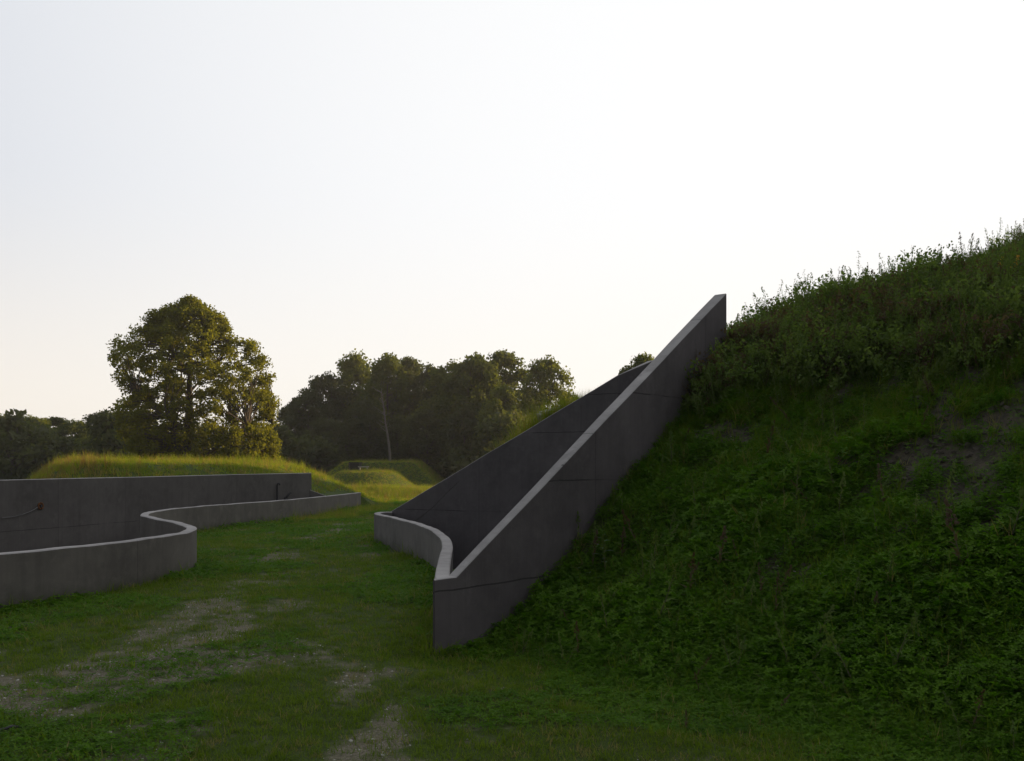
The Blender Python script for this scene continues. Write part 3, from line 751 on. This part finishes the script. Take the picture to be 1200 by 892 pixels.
def tuft(name, seed, n, rad, h, w, bend, mat, seg=2):
    r = random.Random(seed); V, Fs = [], []
    for i in range(n):
        q = r.uniform(0, 6.28); a = r.uniform(0, 6.28); d = rad*math.sqrt(r.random())
        blade(V, Fs, (d*math.cos(a), d*math.sin(a), -.01), q, h*r.uniform(.45, 1.15), w*r.uniform(.7, 1.3), r.uniform(.2, bend), seg)
    return src(name, V, Fs, [mat])
def clover(name, seed, n, rad, h, leaf, mat):
    r = random.Random(seed); V, Fs = [], []
    for i in range(n):
        a = r.uniform(0, 6.28); d = rad*math.sqrt(r.random()); hh = h*r.uniform(.4, 1.1)*(1.1-.5*d/rad)
        c = (d*math.cos(a), d*math.sin(a), hh); q0 = r.uniform(0, 6.28); tx, ty = r.uniform(-.5, .5), r.uniform(-.5, .5)
        for k_ in range(3):
            q = q0+k_*2.09; L = leaf*r.uniform(.8, 1.2); dx, dy = math.cos(q), math.sin(q); b = len(V)
            for (al, ac, up) in ((.05, 0, 0), (.55, .42, .12), (1.0, 0, .02), (.55, -.42, .12)):
                x = dx*al*L-dy*ac*L; y = dy*al*L+dx*ac*L; V.append((c[0]+x, c[1]+y, c[2]+x*tx+y*ty+up*L))
            Fs.append((b, b+1, b+2)); Fs.append((b, b+2, b+3))
    return src(name, V, Fs, [mat])
def weed(name, seed, h, nl, leaf, mat, stemmat, top=True, spread=.1, stems=1):
    r = random.Random(seed); V, Fs, MI = [], [], []
    for s in range(stems):
        a0 = r.uniform(0, 6.28); le = r.uniform(.02, .22); hs = h*(1 if s == 0 else r.uniform(.6, .95)); bx0 = (spread*math.cos(a0)*(s > 0), spread*math.sin(a0)*(s > 0))
        def P(t): return (bx0[0]+math.cos(a0)*le*hs*t*t, bx0[1]+math.sin(a0)*le*hs*t*t, hs*t)
        for i in range(4):
            p, q = P(i/4), P((i+1)/4); w0, w1 = .006*(1-i/5), .006*(1-(i+1)/5); b = len(V)
            for (c, w_) in ((p, w0), (q, w1)):
                for k_ in range(3): V.append((c[0]+w_*math.cos(k_*2.09), c[1]+w_*math.sin(k_*2.09), c[2]))
            for k_ in range(3): Fs.append((b+k_, b+(k_+1) % 3, b+3+(k_+1) % 3, b+3+k_)); MI.append(1)
        for i in range(nl):
            t = .06+.92*i/nl; c = P(t); q = i*2.4+r.uniform(-.4, .4); L = leaf*(1.15-.75*t)*r.uniform(.7, 1.25); f0 = len(Fs)
            blade(V, Fs, c, q, L, L*.30, 1.3 if r.random() < .6 else .8, 2, 1.6); MI += [0]*(len(Fs)-f0)
        if top:
            for i in range(26):
                t = r.uniform(.72, 1.06); c = P(min(t, 1)); q = r.uniform(0, 6.28); d = (1.1-t)*.22*hs*r.uniform(.3, 1); b = len(V)
                x, y, z = c[0]+d*math.cos(q), c[1]+d*math.sin(q), c[2]+(t-min(t, 1))*hs+d*.6; e = .009
                V += [(x-e, y, z), (x, y+e, z-e), (x+e, y, z+e*1.5), (x, y-e, z+e)]; Fs += [(b, b+1, b+2, b+3)]; MI.append(0)
    return src(name, V, Fs, [mat, stemmat], MI)

def scatter(name, P, rot, scl, var, sources, label, cat):
    me = bpy.data.meshes.new(name); me.vertices.add(len(P)); me.vertices.foreach_set('co', np.asarray(P, np.float32).ravel())
    a = me.attributes.new('rot', 'FLOAT_VECTOR', 'POINT'); a.data.foreach_set('vector', np.asarray(rot, np.float32).ravel())
    a = me.attributes.new('scl', 'FLOAT', 'POINT'); a.data.foreach_set('value', np.asarray(scl, np.float32))
    a = me.attributes.new('var', 'INT', 'POINT'); a.data.foreach_set('value', np.asarray(var, np.int32))
    o = link(name, me)
    g = bpy.data.node_groups.new(name+'_scatter', 'GeometryNodeTree')
    g.interface.new_socket('Geometry', in_out='INPUT', socket_type='NodeSocketGeometry'); g.interface.new_socket('Geometry', in_out='OUTPUT', socket_type='NodeSocketGeometry')
    gi = g.nodes.new('NodeGroupInput'); go = g.nodes.new('NodeGroupOutput'); jn = g.nodes.new('GeometryNodeJoinGeometry')
    def na(nm, ty):
        x = g.nodes.new('GeometryNodeInputNamedAttribute'); x.data_type = ty; x.inputs[0].default_value = nm; return x.outputs[0]
    R, S, Vv = na('rot', 'FLOAT_VECTOR'), na('scl', 'FLOAT'), na('var', 'INT')
    for i, s_ in enumerate(sources):
        oi = g.nodes.new('GeometryNodeObjectInfo'); oi.inputs[0].default_value = s_
        cp = g.nodes.new('FunctionNodeCompare'); cp.data_type = 'INT'; cp.operation = 'EQUAL'
        g.links.new(Vv, cp.inputs[2]); cp.inputs[3].default_value = i
        ip = g.nodes.new('GeometryNodeInstanceOnPoints')
        g.links.new(gi.outputs[0], ip.inputs['Points']); g.links.new(cp.outputs[0], ip.inputs['Selection']); g.links.new(oi.outputs['Geometry'], ip.inputs['Instance'])
        g.links.new(R, ip.inputs['Rotation']); g.links.new(S, ip.inputs['Scale']); g.links.new(ip.outputs[0], jn.inputs[0])
    g.links.new(jn.outputs[0], go.inputs[0])
    md = o.modifiers.new('scatter', 'NODES'); md.node_group = g
    return tag(o, label, cat, kind='stuff')

def sample(n, y0, y1, x0=-.66, x1=.66, power=1.):
    """points spread over the view wedge; density falls with distance^power"""
    u = RNG.random(n)
    if abs(power-2) < 1e-3: Y = y0*(y1/y0)**u
    else: e = 2-power; Y = (y0**e+(y1**e-y0**e)*u)**(1/e)
    X = RNG.uniform(x0, x1, n)*Y
    return X, Y
def clear(x, y, m=.03):
    k = np.ones(len(x), bool)
    for H in (hR, hL): k &= poly_sdist(x, y, H) < -m
    hw = (y > 14) & (x < np.interp(y, [p[1] for p in HWp], [p[0] for p in HWp])+.4)
    k &= ~(hw & (poly_sdist(x, y, hL) > -.35))
    k &= ~((y > 17) & (x > -2.6) & (poly_sdist(x, y, hR) > -.17))
    return k
def rots(n, tilt=.15): return np.column_stack([RNG.normal(0, tilt, n), RNG.normal(0, tilt, n), RNG.uniform(0, 6.283, n)])

# 1. turf on the flat
X, Y = sample(150000, 4.2, 60, power=1.25)
d = hill_d(X, Y); b = bare(X, Y); cl = fbm(X*.8, Y*.8, 61, 3)
ok = clear(X, Y) & (d < .5) & (RNG.random(len(X)) > np.clip(b*1.05, 0, .62)) & (poly_sdist(X, Y, BERM) < 0)
X, Y, cl = X[ok], Y[ok], cl[ok]; Z = height(X, Y)
wallnear = np.minimum(-poly_sdist(X, Y, hR), -poly_sdist(X, Y, hL))
sc = (.55+.5*RNG.random(len(X)))*(.65+.9*cl)*(1+.05*Y)*(1+1.7*np.exp(-wallnear/.13))
hl = RNG.random(len(X)); var = np.where(hl < .42, 0, np.where(hl < .78, 1, 2)); var = np.where((cl > .53) & (RNG.random(len(X)) < .7), 3, var)
scatter('grass', np.column_stack([X, Y, Z]), rots(len(X)), sc, var,
        [tuft('short_tuft', 1, 16, .05, .055, .0045, 1.2, M_GRASS), tuft('low_tuft', 2, 14, .06, .04, .005, 1.5, M_GRASS), tuft('wispy_tuft', 3, 9, .04, .085, .0035, .9, M_GRASS),
         clover('clover_patch', 4, 9, .06, .03, .013, M_CLOVER)], 'short patchy grass and clover on the track between the walls', 'grass')
# 2. clover and grass cover on the hill
X, Y = sample(120000, 4.2, 17, .0-.1, .66, power=.8)
d = hill_d(X, Y); b = bare(X, Y); n1 = fbm(X*.9, Y*.9, 71, 3)
ok = clear(X, Y, .04) & (d > -.3) & (RNG.random(len(X)) > b*.86) & (RNG.random(len(X)) < .2+sstep(-.1, 1.1, d)*(.55+.9*sstep(.3, .55, n1)))
X, Y, d, n1 = X[ok], Y[ok], d[ok], n1[ok]; Z = height(X, Y)
low = 1-sstep(2.6, 4.6, d+(n1-.5)*3)
r1 = RNG.random(len(X)); var = np.where(r1 < .25+.6*low, 0, np.where(r1 < .42+.5*low, 1, np.where(r1 < .8, 2, 3)))
var = np.where((n1 > .56) & (RNG.random(len(X)) < .6), 1, var)
k4 = fbm(X*2.2, Y*2.2, 171, 2); var = np.where((k4 > .58) & (RNG.random(len(X)) < .10), 4, var); var = np.where(RNG.random(len(X)) < .005, 5, var)
sc = (.5+.8*RNG.random(len(X)))*(.6+.85*n1)*(.30+.70*sstep(-.1, 1.5, d))
scatter('ground_cover', np.column_stack([X, Y, Z-.01]), rots(len(X), .25), sc, var,
        [clover('clover_mat', 11, 22, .10, .10, .015, M_CLOVER), clover('nettle_mat', 12, 18, .10, .14, .021, M_CLOVER), tuft('hill_tuft', 13, 16, .06, .16, .006, 1.3, M_GRASS, 3),
         tuft('hill_wisp', 14, 12, .05, .24, .005, 1.0, M_GRASS, 3),
         tuft('pale_rosette', 15, 12, .03, .12, .010, 1.5, M_PALE, 3), weed('seedling_weed', 16, .38, 16, .08, M_WEED, M_STEM, True, .05, 1)], 'dense clover and grass covering the shaded face of the hill', 'ground cover')
# 3. long grass on the berm, mounds and far field
X, Y = sample(90000, 22, 130, -.60, .15, power=1.7)
X2, Y2 = sample(60000, 50, 104, -.24, -.02, power=1.2); X = np.append(X, X2); Y = np.append(Y, Y2)
db = poly_sdist(X, Y, BERM); Zt = height(X, Y)
keep = clear(X, Y, .25) & (((db > -1.5) & (RNG.random(len(X)) < .9)) | ((Y > 44) & (RNG.random(len(X)) < .9)) | ((Zt > .45) & (hill_d(X, Y) > .1) & (X < 3) & (Y > 29)))
keep &= ~((np.abs(X-bx) < .8) & (Y > by-2.5) & (Y < by+1))
keep &= ~((Y < 46) & (X+.515*Y < -1.1))
X, Y, Zt = X[keep], Y[keep], Zt[keep]; nn1 = fbm(X*.45, Y*.45, 81, 3)
red = (RNG.random(len(X)) < np.where((X+.515*Y < 2.2) & (Y < 44), .34, .08))
var = np.where(red, 2, np.where(RNG.random(len(X)) < .22, 1, 0))
sc = (.5+.7*RNG.random(len(X)))*(.5+nn1)*(1+.012*(Y-22))*np.where(Y > 50, .75, .72)*np.where((Y > 68), .62, 1.)
scatter('long_grass', np.column_stack([X, Y, Zt-.02]), rots(len(X), .12), sc, var,
        [tuft('meadow_tuft', 21, 18, .14, .22, .012, 1.1, M_TALL, 2), tuft('meadow_stalks', 22, 8, .12, .48, .008, .5, M_TALL, 3), tuft('russet_stalks', 23, 9, .12, .46, .009, .5, M_REDGR, 3)],
        'sunlit long grass and russet stalks on the bank and mounds', 'grass')
# 4. weeds thick along the crest of the hill
def leafy_clump():
    rg = np.random.default_rng(35); C = rg.normal(size=(16, 3))*np.array((.16, .16, .14))+np.array((0, 0, .26))
    V, Fq = leaves(C, np.full(16, .11), 22, .045, rg, 1., .3)
    return src('leafy_clump', [tuple(map(float, v)) for v in V], [tuple(map(int, f)) for f in Fq], [M_WEED])
X, Y = sample(30000, 7, 21, .14, .68, power=0.6)
Z = height(X, Y); d = hill_d(X, Y); n1 = fbm(X*.7, Y*.7, 91, 3)
crest = sstep(4.1, 5.3, d+(n1-.5)*3.0-.50*np.maximum(0, X-4.4))
ok = clear(X, Y, .05) & (RNG.random(len(X)) < crest*.7) & ~((X/Y < .238) & (Y > 12.4))
X, Y, Z, n1 = X[ok], Y[ok], Z[ok], n1[ok]
r1 = RNG.random(len(X)); var = np.where(r1 < .22, 0, np.where(r1 < .42, 1, np.where(r1 < .62, 2, np.where(r1 < .70, 3, 4))))
sc = (.22+.5*RNG.random(len(X))**1.5)*(.35+1.1*n1)*1.45*.88*(1-.30*sstep(4, 5.6, X))*(1+.35*sstep(.55, .7, fbm(X*1.6, Y*1.6, 97, 2)))
stalk = (var == 0) | (var == 3); sc = np.minimum(sc, np.where(stalk, np.where(X < 5, .74, .92), np.where(X < 5, .85, 1.15))*(.8+.4*RNG.random(len(X))))*np.where(stalk, 1, 1.12)
W = [weed('mugwort', 31, .85, 34, .10, M_WEED, M_STEM, True, .1, 2), weed('leafy_weed', 32, .65, 30, .12, M_WEED, M_STEM, False, .1, 3),
     tuft('coarse_grass', 33, 20, .08, .42, .008, 1.0, M_TALL, 3), weed('goldenrod', 34, 1.05, 40, .085, M_WEED, M_STEM, True, .08, 2), leafy_clump()]
scatter('undergrowth', np.column_stack([X, Y, Z-.02]), rots(len(X), .22), sc, var, W, 'thick weeds and coarse grass along the top of the hill', 'undergrowth')
# 5. tall grass on the earth behind the rear wing, hay-coloured in the sun
X = RNG.uniform(-2.2, 3.2, 1500); Y = 20.9-.66*(X+2.2)+RNG.exponential(.7, 1500)+.1; Z = height(X, Y)
ok = clear(X, Y, .04); X, Y, Z = X[ok], Y[ok], Z[ok]
scw = (.35+.6*RNG.random(len(X)))*np.clip(1-.9*np.abs(X-.25)/1.6, .16, 1)*1.15
scatter('bank_grass', np.column_stack([X, Y, Z]), rots(len(X), .12), scw, RNG.integers(0, 2, len(X)), [tuft('hay_tuft', 41, 16, .1, .8, .009, .7, M_TALL, 3), tuft('hay_stalks', 42, 10, .1, 1.0, .006, .4, M_TALL, 3)],
        'tall yellow-green grass growing above the far triangular wall', 'grass')
# 6. pebbles on the bare soil
X, Y = sample(9000, 4.2, 14, -.6, .35, power=1.2); b = bare(X, Y); ok = clear(X, Y) & (b > .35); X, Y = X[ok], Y[ok]; Z = height(X, Y)
def pebble(nm, sd):
    r = random.Random(sd); import bmesh
    bm = bmesh.new(); bmesh.ops.create_icosphere(bm, subdivisions=1, radius=.012)
    for v in bm.verts: v.co *= r.uniform(.75, 1.2); v.co.z *= .55
    me = bpy.data.meshes.new(nm); bm.to_mesh(me); bm.free(); me.materials.append(M_STONE); return bpy.data.objects.new(nm, me)
scatter('pebbles', np.column_stack([X, Y, Z]), rots(len(X), .3), .25+1.1*RNG.random(len(X))**4, RNG.integers(0, 2, len(X)), [pebble('pebble_a', 1), pebble('pebble_b', 2)], 'small pale pebbles strewn over the bare soil of the track', 'pebbles')

X, Y = sample(26000, 5, 16, .1, .64, power=.8); b = bare(X, Y); d = hill_d(X, Y); ok = clear(X, Y) & (b > .25) & (d > .5); X, Y = X[ok], Y[ok]; Z = height(X, Y)
cs = [pebble('clod_a', 3), pebble('clod_b', 4)]
for c_ in cs: c_.data.materials[0] = M_CLOD
scatter('soil_clods', np.column_stack([X, Y, Z]), rots(len(X), .5), .4+3.2*RNG.random(len(X))**3, RNG.integers(0, 2, len(X)), cs, 'crumbling dark soil clods on the bare patches of the hill face', 'soil')

# ------------------------------------------------------------------ single plants that stand out
def plant(name, px, py, h, seed, mat, label, cat='plant', group=None, leaf=.10, nl=30, stems=1, top=True, y1=25):
    p = at(px, py, 3, y1)
    o = weed(name, seed, h, nl, leaf, mat, M_STEM, top, .07, stems); COL.objects.link(o); o.location = (p[0], p[1], p[2]-.02)
    return tag(o, label, cat, group)
def crestpoint(px):
    Y = np.linspace(8, 17, 400); X = (px-HX)/F*Y; g = height(X, Y); e = (g-EYE)/Y; k_ = int(np.argmax(e)); return X[k_], Y[k_], g[k_]
sky_weeds = [(863, 371, 'nearest to the peak of the near wall'), (884, 352, 'second right of the wall peak, spire-topped'), (918, 366, 'thin, in the low part of the skyline'), (936, 358, 'thin, just left of the thicket'),
             (986, 318, 'first tall one of the thicket skyline'), (1012, 310, 'bushy-topped in the middle of the thicket skyline'), (1045, 308, 'leaning, above the reddish bush'),
             (1078, 292, 'tall spire left of the small dark bush'), (1100, 290, 'slender, between the tall spire and the dark bush'), (1129, 272, 'tallest on the whole skyline'),
             (1141, 280, 'airy, directly above the small dark bush'), (1160, 284, 'just right of the small dark bush'), (1176, 276, 'pale and feathery, second from the right edge'), (1194, 274, 'pale and feathery, at the right edge')]
for i, (px, ty, lb) in enumerate(sky_weeds):
    x, y, z = crestpoint(px); hh = min(.5 if i < 4 else .9, max(.4, EYE+(HY-ty)/F*y-z))
    o = weed('tall_weed', 100+i, hh, int(26+hh*12), .085, M_WEED, M_STEM, True, .07, 1+(i % 2)); COL.objects.link(o); o.location = (x, y, z-.03)
    tag(o, 'tall weed on the hill skyline, '+lb, 'weed', 'tall weeds on the skyline')
# bushes on the hill
def hillbush(px, py, r_, n, leaf, mat, label, seed, zf=.75, name='bush'):
    p = at(px, py, 3, 25); rng = np.random.default_rng(seed)
    C = rng.normal(size=(26, 3)); C /= np.linalg.norm(C, axis=1)[:, None]; C *= (r_*.75*rng.random(26)**.4)[:, None]; C[:, 2] = np.abs(C[:, 2])*zf
    V, Fq = leaves(C, np.full(26, r_*.36), n, leaf, rng, .9, .3)
    o = bpy.data.objects.new(name, None); COL.objects.link(o); o.location = (p[0], p[1], p[2]); tag(o, label, 'bush')
    link('foliage', fastmesh('foliage', V, Fq), mat, o)
    mb = MB()
    for c in C: limb(mb, (0, 0, -.05), c*1.05, .012, .004, rng, .05, 3)
    mb.build('stems', M_STEM, o)
hillbush(1005, 425, .62, 130, .045, M_BUSH, 'wide reddish-brown bush in the weeds below the hill crest', 51)
hillbush(1146, 312, .26, 110, .04, M_TREE2, 'small dark rounded bush standing up at the hill skyline', 52, 1.3)
hillbush(880, 415, .5, 120, .05, M_WEED, 'dense green bush right beside the peak of the near wall', 53, 1.0)
hillbush(828, 455, .42, 120, .05, M_WEED, 'shaggy green bush growing against the upper face of the near wall', 54, 1.0)
# flowers
for px, lb in ((1169, 'orange-yellow flower spike near the hill top, left one of the pair'), (1187, 'orange-yellow flower spike near the hill top, right one of the pair')):
    p = at(px, 336, 3, 20); o = bpy.data.objects.new('flowering_plant', None); COL.objects.link(o); o.location = tuple(p); tag(o, lb, 'flower', 'pair of orange-yellow flower spikes')
    s = weed('stem', 61, .36, 12, .08, M_WEED, M_STEM, False, .05, 1); COL.objects.link(s); s.parent = o
    rng = np.random.default_rng(px); V, Fq = leaves(np.array([(0.01*k_, 0, .14+.035*k_) for k_ in range(7)]), np.array([.055, .06, .055, .045, .035, .025, .015]), 26, .022, rng)
    link('blossom', fastmesh('blossom', V, Fq), M_YEL, o)
# broad-leaved plants
def broad(px, py, h, n, leaf, label, seed, group=None):
    p = at(px, py, 3, 20); r = random.Random(seed); V, Fs = [], []
    for i in range(n):
        q = i*2.4+r.uniform(-.3, .3); t = i/max(1, n-1); L = leaf*(1.2-.6*t)*r.uniform(.8, 1.1); z0 = h*t*.9; dx, dy = math.cos(q), math.sin(q); b = len(V)
        prof = [(0, .04), (.25, .36), (.55, .48), (.8, .32), (1, 0)]; up = r.uniform(.2, .6)
        for a_, w_ in prof:
            for sd in (-1, 0, 1):
                x = dx*a_*L*.9-dy*w_*L*.5*sd; y = dy*a_*L*.9+dx*w_*L*.5*sd; V.append((x, y, z0+up*L*a_*(1-.7*a_)+abs(sd)*w_*L*.12))
        for k_ in range(4):
            for s_ in range(2): Fs.append((b+k_*3+s_, b+k_*3+s_+1, b+k_*3+s_+4, b+k_*3+s_+3))
    o = src('broadleaf_plant', V, Fs, [M_BROAD]); COL.objects.link(o); o.location = tuple(p); o.data.polygons.foreach_set('use_smooth', [True]*len(Fs))
    return tag(o, label, 'plant', group)
broad(686, 676, .10, 6, .17, 'low plant with wide pale grey-green leaves near the foot of the near wall', 1)
broad(706, 668, .38, 11, .13, 'upright plant with pale broad leaves just right of the low pale one', 2)
broad(962, 692, .14, 7, .08, 'small pale leafy plant low on the hill face', 3)
for px, py, h, lb, sd in ((1138, 690, .36, 'upright weed in the small bare soil patch on the hill', 71), (940, 700, .26, 'slim upright weed in the clover, middle of the hill face', 72), (1046, 745, .30, 'upright weed in the clover low on the right', 73),
                          (1120, 830, .30, 'leafy upright weed near the lower right corner', 74), (1028, 640, .38, 'pale-stemmed weed on the right part of the hill face', 75), (730, 600, .34, 'leafy weed beside the middle of the near wall', 76)):
    plant('upright_weed', px, py, h, sd, M_CLOVER, lb, 'weed', None, .09, 16, 1, False)
hillbush(846, 418, .34, 120, .05, M_WEED, 'green bush pressed against the top right corner of the near wall', 55, 1.1)
hillbush(812, 480, .24, 110, .045, M_WEED, 'small green bush at the foot of the near wall, below its peak', 56, 1.0)
# pale stone on the earth above the rear wing
import bmesh
def stone(px, py, Y, dims, label, mat=M_CONP):
    bm = bmesh.new(); bmesh.ops.create_cube(bm, size=1); bmesh.ops.bevel(bm, geom=bm.edges[:], offset=.12, segments=2, affect='EDGES')
    r = random.Random(int(px))
    for v in bm.verts: v.co.x *= dims[0]*r.uniform(.93, 1.07); v.co.y *= dims[1]*r.uniform(.93, 1.07); v.co.z *= dims[2]*r.uniform(.95, 1.05)
    me = bpy.data.meshes.new('boulder'); bm.to_mesh(me); bm.free()
    o = link('boulder', me, mat); x = (px-HX)/F*Y; o.location = (x, Y, EYE-(py-HY)/F*Y); o.rotation_euler = (.1, -.3, .3); return tag(o, label, 'stone')
stone(646, 486, 19.5, (.50, .4, .22), 'pale stone block on the earth just above the far triangular wall')
# dark stick lying at the left bottom
p0 = at(0, 860, 3, 8); p1 = at(26, 855, 3, 8); t = MB()
t.tube([(p0[0]-.5, p0[1]-.03, p0[2]+.015), (p0[0], p0[1], p0[2]+.02), ((p0[0]+p1[0])/2, (p0[1]+p1[1])/2+.01, p0[2]+.028), (p1[0], p1[1], p1[2]+.015)], [.013, .012, .010, .006], 6)
tag(t.build('stick', M_IRON), 'thin dark stick lying on the patchy grass at the left picture edge', 'stick')
# thin evening haze round the whole place
t = MB(); t.box((0, 0, 7.), (1500, 1500, 21.)); hz = t.build('haze', None); tag(hz, kind='stuff')
m, n, out = newmat('haze'); pv = N(n, 'ShaderNodeVolumePrincipled'); pv.inputs['Color'].default_value = (.92, .93, .95, 1); pv.inputs['Density'].default_value = .0004; pv.inputs['Anisotropy'].default_value = .3
n.links.new(pv.outputs[0], out.inputs['Volume']); hz.data.materials.append(m)
SC.cycles.use_denoising = True
SC.cycles.max_bounces = 8; SC.cycles.diffuse_bounces = 3; SC.cycles.transmission_bounces = 4; SC.cycles.transparent_max_bounces = 4
